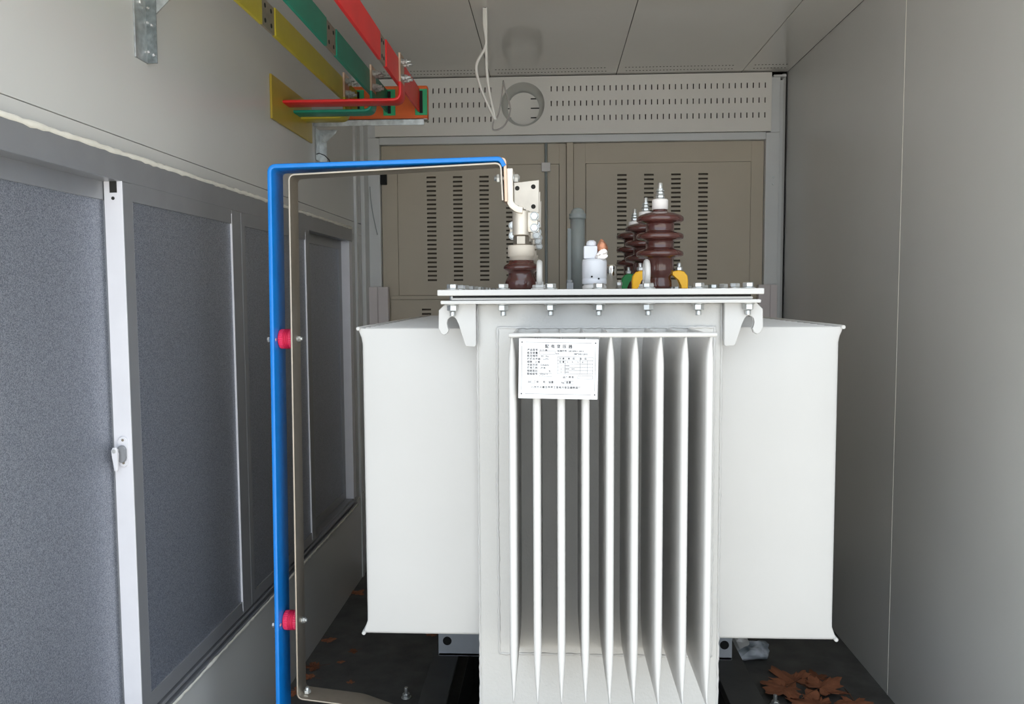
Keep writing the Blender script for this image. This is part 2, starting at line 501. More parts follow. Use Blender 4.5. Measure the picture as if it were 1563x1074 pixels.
# duct: cylinder wall and slotted end plate
du = MB()
n = 64; vs = []
for yy, rr in ((YB - 0.012, 1.0), (YB + 0.012, 0.985), (YB + 0.036, 0.95), (YB + 0.054, 0.88), (YB + 0.066, 0.78), (YB + 0.068, 0.74)):
    for i in range(n):
        a = 2 * math.pi * i / n; vs.append((CX + rr * CR * math.cos(a), yy, CZ_ + rr * CR * math.sin(a)))
du._new(vs, [(k * n + i, k * n + (i + 1) % n, (k + 1) * n + (i + 1) % n, (k + 1) * n + i) for k in range(5) for i in range(n)], True)
du.build('duct_wall', 'duct_metal', wall_back)
hs = []
for zz in (CZ_ + 0.040, CZ_ + 0.001, CZ_ - 0.038):
    hs += [(CX - 0.10, CX - 0.052, zz - 0.0025, zz + 0.0025), (CX + 0.030, CX + 0.10, zz - 0.0025, zz + 0.0025)]
ep = perforated('duct_end_plate', 'vent_paint', wall_back, CX - 0.105, CX + 0.105, CZ_ - 0.105, CZ_ + 0.105, YB + 0.068, YB + 0.071, hs)
q = MB(); q.box(CX - 0.11, CX + 0.11, YB + 0.08, YB + 0.086, CZ_ - 0.11, CZ_ + 0.11); q.build('duct_backing', 'dark_inside', wall_back)

SLOT = slot_mesh(0.039, 0.0078, 0.014)
def door(name, x0, x1, cols, px0, px1, lowcols, label):
    dr = tag(empty(name, ((x0 + x1) / 2, 3.46, 0.0)), label, None, None, 'structure')
    yd = 3.458
    hl, pos = [], []
    for cxx in cols:
        for r in range(24): pos.append((cxx, 1.638 - r * 0.01862))
    for cxx in lowcols:
        for r in range(6): pos.append((cxx, 1.086 - r * 0.01862))
    up = [(a - .0195, a + .0195, b - .0039, b + .0039) for a, b in pos if b > 1.15]
    lo = [(a - .0195, a + .0195, b - .0039, b + .0039) for a, b in pos if b <= 1.15]
    q = MB()
    q.box(x0, px0 - 0.002, yd, yd + 0.03, 0.01, 1.771, 0.001, 1); q.box(px1 + 0.002, x1, yd, yd + 0.03, 0.01, 1.771, 0.001, 1)
    q.box(px0 - 0.002, px1 + 0.002, yd, yd + 0.03, 1.688, 1.771); q.box(px0 - 0.002, px1 + 0.002, yd, yd + 0.03, 0.01, 0.10)
    q.build('leaf_frame', 'door_paint', dr)
    perforated('louver_panel', 'door_paint', dr, px0, px1, 1.146, 1.686, yd - 0.004, yd + 0.02, up)
    perforated('lower_panel', 'door_paint', dr, px0 - 0.034, px1 + 0.034, 0.10, 1.128, yd - 0.010, yd + 0.02, lo)
    q = MB(); q.box(px0 - 0.034, px1 + 0.034, yd - 0.016, yd + 0.02, 1.129, 1.145, 0.002); q.build('cross_rail', 'door_paint', dr)
    for a, b in pos:
        o = bpy.data.objects.new('louver_slot', SLOT)
        link(o, dr, (a, (yd - 0.0028) if b > 1.15 else (yd - 0.0088), b))
    return dr
d1 = door('door_1', -0.714, 0.062, (-0.503, -0.392, -0.281, -0.170), -0.645, 0.031, (-0.529, -0.418, -0.307, -0.196), 'beige louvered steel door leaf on the left of the back wall')
d2 = door('door_2', 0.092, 0.872, (0.292, 0.403, 0.514, 0.625), 0.144, 0.819, (0.292, 0.403, 0.514, 0.625), 'beige louvered steel door leaf on the right of the back wall')
q = MB(); q.box(0.063, 0.091, 3.440, 3.48, 0.01, 1.772, 0.003); q.build('meeting_stile', 'door_paint', d1)
q = MB(); q.box(-0.7157, -0.690, 3.441, 3.458, 1.61, 1.66, 0.001, 1); q.build('hinge', 'gasket', d1)
lr = tag(empty('lock_rod', (-0.022, 3.45, 0.1)), 'thin grey vertical lock rod in a white guide on the left door', 'lock rod')
q = MB(); q.cyl((-0.022, 3.447, 0.1), 0.0058, 1.70, 'z', 12, 0.001); q.build('rod', 'pipe_grey', lr)
q = MB(); q.box(-0.041, -0.004, 3.440, 3.456, 1.655, 1.692, 0.002); q.build('guide', 'cap_white', lr)

def short_post(x0, xm, x1, label, right_side):
    t = tag(empty('channel_post', ((x0 + x1) / 2, 3.41, 0)), label, 'post', 'short channel posts by the back door')
    q = MB(); q.box(x0, xm - 0.001, 3.400 + (0 if right_side else 0.006), 3.43, 0, 1.182, 0.0015, 1); q.build('flange', 'post_paint', t)
    q = MB(); q.box(xm + 0.001, x1, 3.400 + (0.006 if right_side else 0), 3.43, 0, 1.182, 0.0015, 1); q.build('web', 'post_paint', t)
    q = MB(); q.cyl(((xm + x1) / 2, 3.397 + (0.006 if right_side else 0), 1.02), 0.006, 0.004, 'y', 14, 0.001); q.build('screw', 'pipe_grey', t)
short_post(-0.765, -0.727, -0.682, 'short pale post standing against the left jamb of the back door', False)
short_post(0.845, 0.8925, 0.922, 'short pale post standing against the right jamb of the back door', True)
q = MB(); q.tube([(-0.757 + 0.03 * (1 - math.cos(t * 1.5)), YB - 0.004, 1.60 - 0.20 * t) for t in [k / 14 for k in range(15)]], 0.0016, 6)
tag(q.build('thin_wire', 'pipe_grey'), 'thin grey wire curving down the left frame post of the back door', 'wire')

# ------------------------------------------------------------------ support beams under the transformer
for (a, b, lab) in ((-0.337, -0.266, 'dark steel support beam on the floor left of the transformer tank'), (0.442, 0.529, 'dark steel support beam on the floor right of the transformer tank')):
    t = tag(empty('support_beam', ((a + b) / 2, 2.1, 0)), lab, 'beam', 'support beams')
    q = MB(); q.box(a, b, 1.16, 3.02, 0.122, 0.13, 0.001, 1); q.build('top_flange', 'beam_dark', t)
    q = MB(); q.box((a + b) / 2 - .004, (a + b) / 2 + .004, 1.16, 3.02, 0.008, 0.122); q.build('web', 'beam_dark', t)
    q = MB(); q.box(a, b, 1.16, 3.02, 0.0, 0.008); q.build('bottom_flange', 'beam_dark', t)

# ------------------------------------------------------------------ transformer
TR = tag(empty('transformer', (0.0885, 2.08, 0.13)), 'large white oil-filled distribution transformer with cooling fins and porcelain bushings', 'transformer')
TX0, TX1, TY0, TY1 = -0.141, 0.318, 1.55, 2.60
q = MB(); q.box(TX0, TX1, TY0, TY1, 0.25, 1.132, 0.006, 3); tank = q.build('tank', 'tank_paint', TR)
q = MB(); q.box(-0.205, 0.379, 1.505, 2.645, 1.1315, 1.1380, 0.002, 2); q.build('flange', 'white_paint', TR)
q = MB(); q.box(-0.186, 0.366, 1.512, 2.638, 1.1385, 1.1432, 0.002, 2); q.build('rim_plate', 'white_paint', TR)
q = MB(); q.box(-0.183, 0.363, 1.5155, 2.634, 1.1375, 1.1474); q.build('gasket', 'gasket', TR)
q = MB(); q.box(-0.210, 0.383, 1.500, 2.650, 1.1472, 1.1580, 0.0018, 2); q.build('cover', 'white_paint', TR)

# cover bolts: washer, hexagon head, shank, nut and thread end
q = MB()
q.cyl((0, 0, 0.0), 0.0128, 0.0022, 'z', 20, 0.0005); q.hexa((0, 0, 0.0022), 0.0175, 0.0085)
q.cyl((0, 0, -0.030), 0.0055, 0.03, 'z', 12)
q.cyl((0, 0, -0.0285), 0.0125, 0.0022, 'z', 20, 0.0005); q.hexa((0, 0, -0.0395), 0.0175, 0.0112)
q.lathe([(0.0050, -0.049), (0.0058, -0.0482), (0.0052, -0.0470), (0.0058, -0.0458), (0.0052, -0.0446), (0.0058, -0.0434), (0.0052, -0.042), (0.0058, -0.0395)], (0, 0, 0), 'z', 12)
bolt0 = q.build('cover_bolt', 'zinc', TR); WL[bolt0.name] = Vector((0, 0, 0))
bp = [(x, 1.525) for x in (-0.185, -0.090, -0.002, 0.087, 0.178, 0.270, 0.360)] + [(x, 2.625) for x in (-0.185, -0.090, -0.002, 0.087, 0.178, 0.270, 0.360)]
for k in range(1, 10): bp += [(-0.185, 1.525 + k * 0.11), (0.360, 1.525 + k * 0.11)]
for i, (x, y) in enumerate(bp):
    rz = random.uniform(0, 1.04)
    if i == 0:
        bolt0.location = Vector((x, y, 1.158)) - world_loc(TR); bolt0.rotation_euler = (0, 0, rz); WL[bolt0.name] = Vector((x, y, 1.158))
    else: copy_of(bolt0, TR, (x, y, 1.158), (0, 0, rz))

# cooling fins ---------------------------------------------------------------
def fin_mesh(name, L, H, T, top=0.05, bot=0.09, tip=0.006, edge=0.0):
    """pressed hollow fin; u outwards along -Y (0..L), v up (0..H), thickness along X. local origin at the base bottom"""
    us = [0, 0.03, 0.07, 0.11, 0.15, L - 0.045, L - 0.025, L - 0.013, L - 0.006, L - 0.0025, L - 0.0008, L]
    us = sorted({min(max(u, 0), L) for u in us})
    vsn = [0, 0.004, 0.012, 0.025, 0.045, 0.07, 0.095, 0.13, 0.2, H * .4, H * .55, H * .7, H - 0.12, H - 0.085, H - 0.06, H - 0.045, H - 0.03, H - 0.018, H - 0.009, H - 0.003, H]
    sm = lambda t: t * t * (3 - 2 * t) if 0 < t < 1 else (0 if t <= 0 else 1)
    bm = bmesh.new()
    def half(v):
        a = math.sqrt(sm(v / bot)) if v < bot else 1
        b = math.sqrt(sm((H - v) / top)) if H - v < top else 1
        return 0.0012 + (T / 2 - 0.0012) * min(a, b)
    G = {}
    for i, u in enumerate(us):
        for k, v in enumerate(vsn):
            h = half(v)
            de = L - u
            pin = 1.0
            if de < T / 2: pin = math.sqrt(max(0.0, 1 - ((T / 2 - de) / (T / 2)) ** 2))
            if edge > 0: pin *= 1 - 0.45 * (1 - sm(de / edge))
            h2 = h * max(pin, 0.02)
            # corners stand a little proud where the sheet is pinched flat
            ext = tip * (1 - sm(min(v, H - v) / 0.028)) * (u / L) ** 6
            for sd in (-1, 1): G[(i, k, sd)] = bm.verts.new((sd * h2, -(u + ext - tip * (u / L) ** 6), v))
    for sd in (-1, 1):
        for i in range(len(us) - 1):
            for k in range(len(vsn) - 1):
                fc = [G[(i, k, sd)], G[(i + 1, k, sd)], G[(i + 1, k + 1, sd)], G[(i, k + 1, sd)]]
                bm.faces.new(fc if sd > 0 else fc[::-1])
    e = len(us) - 1
    for k in range(len(vsn) - 1): bm.faces.new([G[(e, k, -1)], G[(e, k + 1, -1)], G[(e, k + 1, 1)], G[(e, k, 1)]])
    for i in range(e):
        for k in (0, len(vsn) - 1): bm.faces.new([G[(i, k, -1)], G[(i + 1, k, -1)], G[(i + 1, k, 1)], G[(i, k, 1)]])
    for fc in bm.faces: fc.smooth = True
    bmesh.ops.recalc_face_normals(bm, faces=bm.faces)
    me = bpy.data.meshes.new(name); bm.to_mesh(me); bm.free()
    me.materials.append(MATS['white_paint'])
    return me

FZ0, FH = 0.466, 0.618
FIN = fin_mesh('cooling_fin', 0.226, FH, 0.0128)
for k in range(9):
    o = bpy.data.objects.new('cooling_fin', FIN)
    link(o, TR, (-0.0650 + k * 0.04012, 1.552, FZ0))
SF = fin_mesh('side_fin', 0.243, FH, 0.0115, 0.07, 0.11, 0.008, 0.05)
for k in range(21):
    y = 1.603 + k * 0.0465
    o = bpy.data.objects.new('side_fin', SF); link(o, TR, (TX0 + 0.002, y, FZ0), (0, 0, -math.pi / 2))
    o = bpy.data.objects.new('side_fin', SF); link(o, TR, (TX1 - 0.002, y, FZ0), (0, 0, math.pi / 2))
# tie rods along the fin tips
for zz in (FZ0 + FH - 0.001, FZ0 + 0.001):
    if zz > 1:
        q = MB(); q.cyl((-0.070, 1.327, zz), 0.0040, 0.335, 'x', 12, 0.001); q.build('fin_tie_rod', 'white_paint', TR)
    for xx in (TX0 - 0.2405, TX1 + 0.2405):
        q = MB(); q.cyl((xx, 1.596, zz), 0.0040, 0.945, 'y', 12, 0.001); q.build('fin_tie_rod', 'white_paint', TR)
# corrugated panel welded on the front face, with its weld bead
q = MB(); q.box(-0.103, 0.304, 1.547, 1.553, 0.452, 1.086, 0.001, 1); q.build('fin_panel', 'tank_paint', TR)
def weld(pts, r, step=0.006, nm='weld_bead'):
    out = []
    for a, b in zip(pts[:-1], pts[1:]):
        a, b = Vector(a), Vector(b); m = max(2, int((b - a).length / step))
        out += [a.lerp(b, k / m) for k in range(m)]
    out.append(Vector(pts[-1]))
    q = MB()
    q.tube([p + Vector((random.uniform(-.0007, .0007), 0, random.uniform(-.0007, .0007))) for p in out], r, 6, lambda k: random.uniform(0.7, 1.25))
    return q.build(nm, 'white_paint', TR)
yw = 1.5475
weld([(0.304, yw, 0.452), (0.304, yw, 1.086), (0.2, yw, 1.0855), (0.10, yw, 1.086), (-0.103, yw, 1.086), (-0.1045, yw, 0.8), (-0.103, yw, 0.452), (0.304, yw, 0.452)], 0.0026)
weld([(TX0 - 0.0002, 1.553, 0.26), (TX0 - 0.0002, 1.553, 1.13)], 0.0026, 0.008)
weld([(TX1 + 0.0002, 1.553, 0.26), (TX1 + 0.0002, 1.553, 1.13)], 0.0030, 0.008)
# lifting hooks on the tank corners
HK = [(0, 0), (-0.058, 0), (-0.070, -0.012), (-0.071, -0.046), (-0.066, -0.056), (-0.060, -0.0585), (-0.054, -0.055), (-0.0515, -0.048), (-0.055, -0.042), (-0.0562, -0.036),
      (-0.0545, -0.0285), (-0.050, -0.024), (-0.0445, -0.0225), (-0.039, -0.0245), (-0.0355, -0.029), (-0.0325, -0.038), (-0.0215, -0.076), (-0.019, -0.080), (-0.003, -0.081), (0, -0.078)]
for (sx, x, yy) in ((1, TX0 - 0.001, 1.532), (-1, TX1 + 0.001, 1.532), (1, TX0 - 0.001, 2.606), (-1, TX1 + 0.001, 2.606)):
    q = MB(); q.prism([(x + sx * a, 1.1318 + b) for a, b in HK], 'y', yy, yy + 0.012, 0.001); q.build('lifting_hook', 'white_paint', TR)
# base channels lying on the beams
for yy in (1.58, 2.24):
    q = MB(); q.box(-0.322, 0.499, yy, yy + 0.007, 0.13, 0.25, 0.001, 1); q.box(-0.322, 0.499, yy, yy + 0.06, 0.13, 0.137); q.box(-0.322, 0.499, yy, yy + 0.06, 0.243, 0.25)
    ch = q.build('base_channel', 'channel_grey', TR)
    for xx in (-0.297, 0.478):
        q = MB(); q.cyl((xx, yy - 0.0006, 0.173), 0.0125, 0.003, 'y', 24); q.build('bolt_hole', 'pit_dark', ch)
# lifting eyes on the cover, seen edge-on
for xx in (-0.023, 0.180):
    e = empty('lifting_eye', (xx, 1.572, 1.158), TR)
    q = MB(); q.cyl((xx, 1.572, 1.158), 0.0165, 0.003, 'z', 24, 0.0008); q.hexa((xx, 1.572, 1.161), 0.024, 0.006); q.cyl((xx, 1.572, 1.163), 0.0075, 0.010, 'z', 16); q.build('collar', 'white_paint', e)
    q = MB(); R = 0.020
    pts = [(xx, 1.572 + R * math.sin(2 * math.pi * k / 28), 1.189 - R * math.cos(2 * math.pi * k / 28)) for k in range(29)]
    q.tube(pts, 0.0056, 10); q.build('ring', 'white_paint', e)

# high-voltage bushings -------------------------------------------------------
def hv_bushing(x, y, clipmat):
    b = empty('high_voltage_bushing', (x, y, 1.158), TR)
    z = 1.158
    pr = [(0.0240, 0.000), (0.0245, 0.006), (0.0238, 0.016), (0.0215, 0.0205), (0.0225, 0.024), (0.0270, 0.030), (0.0277, 0.040), (0.0277, 0.0595), (0.030, 0.0615), (0.042, 0.0635), (0.0458, 0.0655), (0.0467, 0.0695), (0.0455, 0.0735), (0.040, 0.0765), (0.0285, 0.0795),
          (0.0275, 0.082), (0.0275, 0.0935), (0.030, 0.0955), (0.042, 0.0975), (0.0458, 0.0995), (0.0467, 0.1035), (0.0455, 0.1075), (0.040, 0.1105), (0.0285, 0.1125), (0.0275, 0.115), (0.0275, 0.1275), (0.030, 0.1295), (0.042, 0.1315), (0.0458, 0.1335), (0.0467, 0.1375), (0.0455, 0.1415), (0.040, 0.1455), (0.028, 0.1495), (0.0155, 0.152), (0.0145, 0.154), (0.0145, 0.158)]
    q = MB(); q.lathe(pr, (x, y, z), 'z', 40); q.build('porcelain_body', 'porcelain', b)
    q = MB(); q.lathe([(0.0145, 0.1565), (0.0155, 0.1575), (0.0158, 0.174), (0.0148, 0.1765), (0.008, 0.1775)], (x, y, z), 'z', 28); q.build('cap', 'cap_white', b)
    q = MB(); q.cyl((x, y, z + 0.177), 0.0046, 0.032, 'z', 12, 0.001); q.cyl((x, y, z + 0.1775), 0.0088, 0.0015, 'z', 16); q.hexa((x, y, z + 0.179), 0.0155, 0.0058)
    q.cyl((x, y, z + 0.1855), 0.0098, 0.0012, 'z', 16); q.hexa((x, y, z + 0.187), 0.0125, 0.0048); q.cyl((x, y, z + 0.1925), 0.0090, 0.0012, 'z', 16); q.hexa((x, y, z + 0.1937), 0.0115, 0.0045)
    q.build('terminal_stud', 'zinc', b)
    for s_ in (-1, 1):
        o = [(0.0215, 0.030), (0.0240, 0.0345), (0.036, 0.0365), (0.047, 0.034), (0.0535, 0.026), (0.0550, 0.016), (0.0545, 0), (0.0420, 0), (0.0415, 0.010), (0.0380, 0.018), (0.0320, 0.0235), (0.0262, 0.0255)]
        q = MB(); 
        if clipmat == 'clip_red': q.prism([(y + s_ * a, z + c_) for a, c_ in o], 'x', x - 0.011, x + 0.011, 0.0015)
        else: q.prism([(x + s_ * a, z + c_) for a, c_ in o], 'y', y - 0.011, y + 0.011, 0.0015)
        q.build('clamp_claw', clipmat, b)
        bx_, by_ = (x, y + s_ * 0.038) if clipmat == 'clip_red' else (x + s_ * 0.038, y)
        q = MB(); q.cyl((bx_, by_, z + 0.02), 0.004, 0.032, 'z', 12, 0.001); q.hexa((bx_, by_, z + 0.0362), 0.0125, 0.0075); q.build('clamp_bolt', 'zinc', b)
for yy, cm in ((1.65, 'clip_yellow'), (1.90, 'clip_green'), (2.15, 'clip_red')): hv_bushing(0.2148, yy, cm)

# low-voltage bushings ----------------------------------------------------------
def lv_bushing(x, y, front):
    b = empty('low_voltage_bushing', (x, y, 1.158), TR)
    z = 1.158
    pr = [(0.0300, 0), (0.0318, 0.004), (0.0330, 0.014), (0.0312, 0.020), (0.0262, 0.029), (0.0262, 0.034), (0.030, 0.0375), (0.0345, 0.040), (0.0362, 0.0435), (0.0350, 0.0475), (0.0290, 0.0515), (0.0255, 0.054), (0.0255, 0.0585)]
    q = MB(); q.lathe(pr, (x, y, z), 'z', 40); q.build('porcelain_body', 'porcelain', b)
    q = MB(); q.lathe([(0.0235, 0.0585), (0.0238, 0.066), (0.0268, 0.0665), (0.0270, 0.086), (0.0260, 0.0885), (0.012, 0.089)], (x, y, z), 'z', 36); q.build('cap', 'cap_beige', b)
    q = MB(); q.hexa((x, y, z + 0.089), 0.028, 0.019, 'z', 0.002); q.cyl((x, y, z + 0.1), 0.010, 0.06, 'z', 20, 0.001); q.build('terminal_nut', 'tin_bar', b)
    q = MB(); q.lathe([(0.0165, 0.1085), (0.0175, 0.1095), (0.0175, 0.156), (0.0165, 0.157)], (x, y, z), 'z', 28)
    # split ears of the clamp
    for e_ in ((1,) if front else (1, -1)):
        xa, xb_ = sorted((x + e_ * 0.010, x + e_ * 0.0335))
        q.box(xa, xb_, y - 0.010, y - 0.002, z + 0.114, z + 0.154, 0.004); q.box(xa, xb_, y + 0.002, y + 0.010, z + 0.114, z + 0.154, 0.004)
    if front:
        pth = fillet([(x + 0.004, z + 0.156), (x - 0.006, z + 0.157), (x - 0.0205, z + 0.168), (x - 0.021, z + 0.236)], 0.008)
        q.ribbon(pth, 0.0125, y - 0.033, y + 0.033, 0.0012)
    else:
        q.prism([(x - 0.027, z + 0.174), (x - 0.016, z + 0.165), (x + 0.0, z + 0.157), (x + 0.032, z + 0.174), (x + 0.033, z + 0.246), (x - 0.0265, z + 0.240)], 'y', y - 0.004, y + 0.004, 0.0008)
        q.prism([(x - 0.014, z + 0.15), (x + 0.014, z + 0.15), (x + 0.026, z + 0.176), (x - 0.022, z + 0.176)], 'y', y - 0.008, y + 0.008, 0.001)
    q.build('terminal_clamp', 'clamp_metal', b, smooth_angle=40)
    for zz, xe in [(z + h_, x + e_ * 0.0265) for h_ in (0.122, 0.145) for e_ in ((1,) if front else (1, -1))]:
        q = MB(); q.cyl((xe, y - 0.0125, zz), 0.0092, 0.0022, 'y', 18, 0.0004); q.hexa((xe, y - 0.0195, zz), 0.0140, 0.007, 'y'); q.cyl((xe, y - 0.0225, zz), 0.0038, 0.05, 'y', 10); q.hexa((xe, y + 0.0125, zz), 0.0140, 0.007, 'y')
        q.build('clamp_bolt', 'zinc', b)
    if not front:
        q = MB()
        for dx, dz in ((-0.016, 0.228), (0.020, 0.231), (-0.016, 0.185), (0.020, 0.187)): q.cyl((x + dx, y - 0.0046, z + dz), 0.0052, 0.0012, 'y', 18)
        q.build('clamp_hole', 'dark_inside', b)
    return b
lv1 = lv_bushing(-0.0605, 1.65, True)
for yy in (1.86, 2.07, 2.28): lv_bushing(-0.0605, yy, False)

# pressure relief valve, thermometer pocket and filler pipe on the cover
v = empty('relief_valve', (0.083, 1.60, 1.158), TR)
q = MB(); q.lathe([(0.0235, 0), (0.0235, 0.006), (0.0215, 0.0075), (0.0215, 0.010)], (0.083, 1.60, 1.158), 'z', 32); q.build('base', 'white_paint', v)
q = MB(); q.lathe([(0.0225, 0.010), (0.0238, 0.011), (0.0238, 0.020), (0.0232, 0.0205), (0.0238, 0.021), (0.0238, 0.052), (0.0225, 0.0575), (0.013, 0.059)], (0.083, 1.60, 1.158), 'z', 36); q.build('barrel', 'valve_grey', v)
q = MB(); q.box(0.062, 0.088, 1.587, 1.613, 1.2165, 1.241, 0.002); q.lathe([(0.010, 0), (0.0105, 0.004), (0.0085, 0.009), (0.004, 0.0115)], (0.077, 1.60, 1.241), 'z', 20); q.build('head', 'valve_grey', v)
q = MB()
for k, (dx, dz) in enumerate(((0.023, 0.018), (-0.021, 0.022))): q.cyl((0.083 + dx * 0.3, 1.5755, 1.158 + dz + 0.002), 0.0018, 0.002, 'y', 10)
q.build('vent_hole', 'gasket', v)
def crumple(name, m, parent, c, r, amp, seed, sc=(1, 1, 1), sub=3):
    rnd = random.Random(seed)
    bm = bmesh.new(); bmesh.ops.create_icosphere(bm, subdivisions=sub, radius=1.0)
    dirs = [Vector((rnd.gauss(0, 1), rnd.gauss(0, 1), rnd.gauss(0, 1))).normalized() for _ in range(26)]
    amps = [rnd.uniform(-1, 1) for _ in dirs]
    for vv in bm.verts:
        n_ = vv.co.normalized()
        s_ = sum(a * max(0, n_.dot(d_)) ** 14 for a, d_ in zip(amps, dirs))
        rr = r * (1 + amp * s_ + rnd.uniform(-.02, .02))
        vv.co = Vector((n_.x * rr * sc[0] + c[0], n_.y * rr * sc[1] + c[1], n_.z * rr * sc[2] + c[2]))
    me = bpy.data.meshes.new(name); bm.to_mesh(me); bm.free(); me.materials.append(MATS[m])
    o = bpy.data.objects.new(name, me)
    return link(o, parent, (0, 0, 0))
crumple('copper_wire_wrap', 'copper_wire', v, (0.0965, 1.594, 1.236), 0.0125, 0.35, 3, (0.8, 0.9, 1.15))
crumple('foil_wrap', 'foil', v, (0.096, 1.584, 1.2215), 0.0115, 0.45, 5, (1.0, 0.5, 0.8))
q = MB(); q.lathe([(0.0110, 0), (0.0110, 0.048), (0.0095, 0.052), (0.004, 0.053)], (0.126, 1.74, 1.158), 'z', 28); q.build('thermometer_pocket', 'chrome', TR)
q = MB(); q.cyl((0.143, 1.76, 1.158), 0.006, 0.02, 'z', 12); q.hexa((0.143, 1.76, 1.166), 0.013, 0.008); q.build('plug', 'zinc', TR)
fp = empty('filler_pipe', (0.066, 2.10, 1.158), TR)
q = MB(); q.cyl((0.066, 2.10, 1.158), 0.0185, 0.187, 'z', 28); q.box(0.040, 0.054, 2.092, 2.108, 1.158, 1.315, 0.002); q.build('pipe', 'pipe_grey', fp)
q = MB(); q.lathe([(0.0195, 0.180), (0.0215, 0.181), (0.0215, 0.185), (0.0205, 0.187), (0.0215, 0.189), (0.0215, 0.193), (0.0175, 0.1945), (0.0165, 0.2), (0.010, 0.2065), (0.003, 0.2085)], (0.066, 2.10, 1.158), 'z', 32); q.build('cap', 'pipe_grey', fp)
q = MB(); q.box(0.036, 0.052, 1.98, 1.99, 1.158, 1.176, 0.001); q.hexa((0.043, 1.985, 1.176), 0.012, 0.007); q.build('valve_block', 'channel_grey', TR)

# nameplate riveted in front of the fins
np_ = empty('nameplate', (0.0105, 1.3205, 1.029), TR)
def rotp(x, z, a=math.radians(1.05)):
    return (0.0105 + x * math.cos(a) + z * math.sin(a), 1.0288 - x * math.sin(a) + z * math.cos(a))
W2, H2 = 0.0640, 0.0487
q = MB(); q.prism([rotp(*t) for t in ((-W2, -H2), (W2, -H2), (W2, H2), (-W2, H2))], 'y', 1.3195, 1.3208); q.build('plate', 'plate_white', np_)
yk = 1.3193
def strip(q, x0, z0, x1, z1, t=0.0004):
    if abs(x1 - x0) > abs(z1 - z0): c4 = ((x0, z0 - t / 2), (x1, z1 - t / 2), (x1, z1 + t / 2), (x0, z0 + t / 2))
    else: c4 = ((x0 - t / 2, z0), (x0 + t / 2, z0), (x1 + t / 2, z1), (x1 - t / 2, z1))
    q.prism([rotp(*t_) for t_ in c4], 'y', yk, yk + 0.0004)
q = MB()
B = (-0.0592, 0.0592, -0.0412, 0.0425)
for a in ((B[0] + .006, B[3], B[1] - .006, B[3]), (B[0] + .006, B[2], B[1] - .006, B[2]), (B[0], B[2] + .006, B[0], B[3] - .006), (B[1], B[2] + .006, B[1], B[3] - .006)): strip(q, *a)
for sx in (B[0], B[1]):
    for sz in (B[2], B[3]):
        q.lathe([(0.0011, 0), (0.0011, 0.0008)], (rotp(sx, sz)[0], yk - 0.0004, rotp(sx, sz)[1]), 'y', 10)
# the rating table
T0, T1, T2, T3, T4, T5 = -0.0012, 0.0110, 0.0230, 0.0350, 0.0467, 0.0590 - 0.0035
zt = [0.0195, 0.0140, 0.0085, 0.0030, -0.0023, -0.0076]
for zz in zt: strip(q, T0, zz, T5, zz, 0.00035)
for xx in (T0, T1, T3, T4, T5): strip(q, xx, zt[-1], xx, zt[0] if xx not in (T1, T4) else zt[1], 0.00035)
# blank boxes for stamped values
for (a, b, c_, d_) in ((-0.031, 0.0285, -0.0055, 0.0235), (-0.0305, -0.0125, -0.0105, -0.0075), (0.0315, -0.0155, 0.0555, -0.0105), (-0.0435, -0.0235, -0.0375, -0.0190), (0.0105, -0.0245, 0.0245, -0.0195)):
    strip(q, a, b, c_, b, 0.0003); strip(q, a, d_, c_, d_, 0.0003)
    lo, hi = min(b, d_), max(b, d_)
    strip(q, a, lo, a, hi, 0.0003); strip(q, c_, lo, c_, hi, 0.0003)
q.build('printed_lines', 'plate_ink', np_)
dg = bpy.context.evaluated_depsgraph_get
def lettering(txt, x, z, size, spacing=1.0, align='LEFT'):
    cu = bpy.data.curves.new('lettering', 'FONT'); cu.body = txt; cu.size = size; cu.space_character = spacing; cu.align_x = align
    cu.resolution_u = 2
    cu.offset = size * 0.012
    to = bpy.data.objects.new('lettering_curve', cu); C.objects.link(to)
    bpy.context.view_layer.update()
    me = bpy.data.meshes.new_from_object(to.evaluated_get(dg()))
    bpy.data.objects.remove(to); me.name = 'lettering'
    me.materials.clear(); me.materials.append(MATS['plate_ink'])
    o = bpy.data.objects.new('lettering', me)
    px, pz = rotp(x, z)
    return link(o, np_, (px, yk - 0.0001, pz), (math.pi / 2, math.radians(1.05), 0))
lettering('配电变压器', 0.0, 0.0340, 0.0064, 1.95, 'CENTER')
s_ = 0.0040
for i, t in enumerate(('产品型号  S11-M-', '额定容量', '额定频率   50  Hz', '绝缘水平级   LI75', '相数   3 相', '冷却方式   ONAN', '使用条件   户外', '短路阻抗            %', '联结组号   Dyn11')):
    lettering(t, -0.0505, 0.0287 - i * 0.00485, s_, 1.18)
lettering('标准代号  GB1094.1-2013', -0.0020, 0.0278, s_ * 0.92, 1.08)
lettering('kVA', -0.0045, 0.0235, s_ * 0.8); lettering('GB/T6451-2015', 0.0245, 0.0232, s_ * 0.85)
lettering('分 接    高   压      低   压', 0.0012, 0.0157, s_ * 0.85, 1.2)
lettering('位 置   V    A     V    A', 0.0012, 0.0102, s_ * 0.85, 1.2)
for i, t in enumerate(('1   10500', '2   10000   400', '3    9500')): lettering(t, 0.0035, 0.0045 - i * 0.0053, s_ * 0.75, 1.2)
lettering('出厂序号', 0.0075, -0.0147, s_, 1.3)
lettering('20      年    月   油重        kg  总重', -0.0490, -0.0232, s_, 1.2)
lettering('八方六十建立市海工变电力变压器制造厂', -0.0435, -0.0315, s_, 1.24)

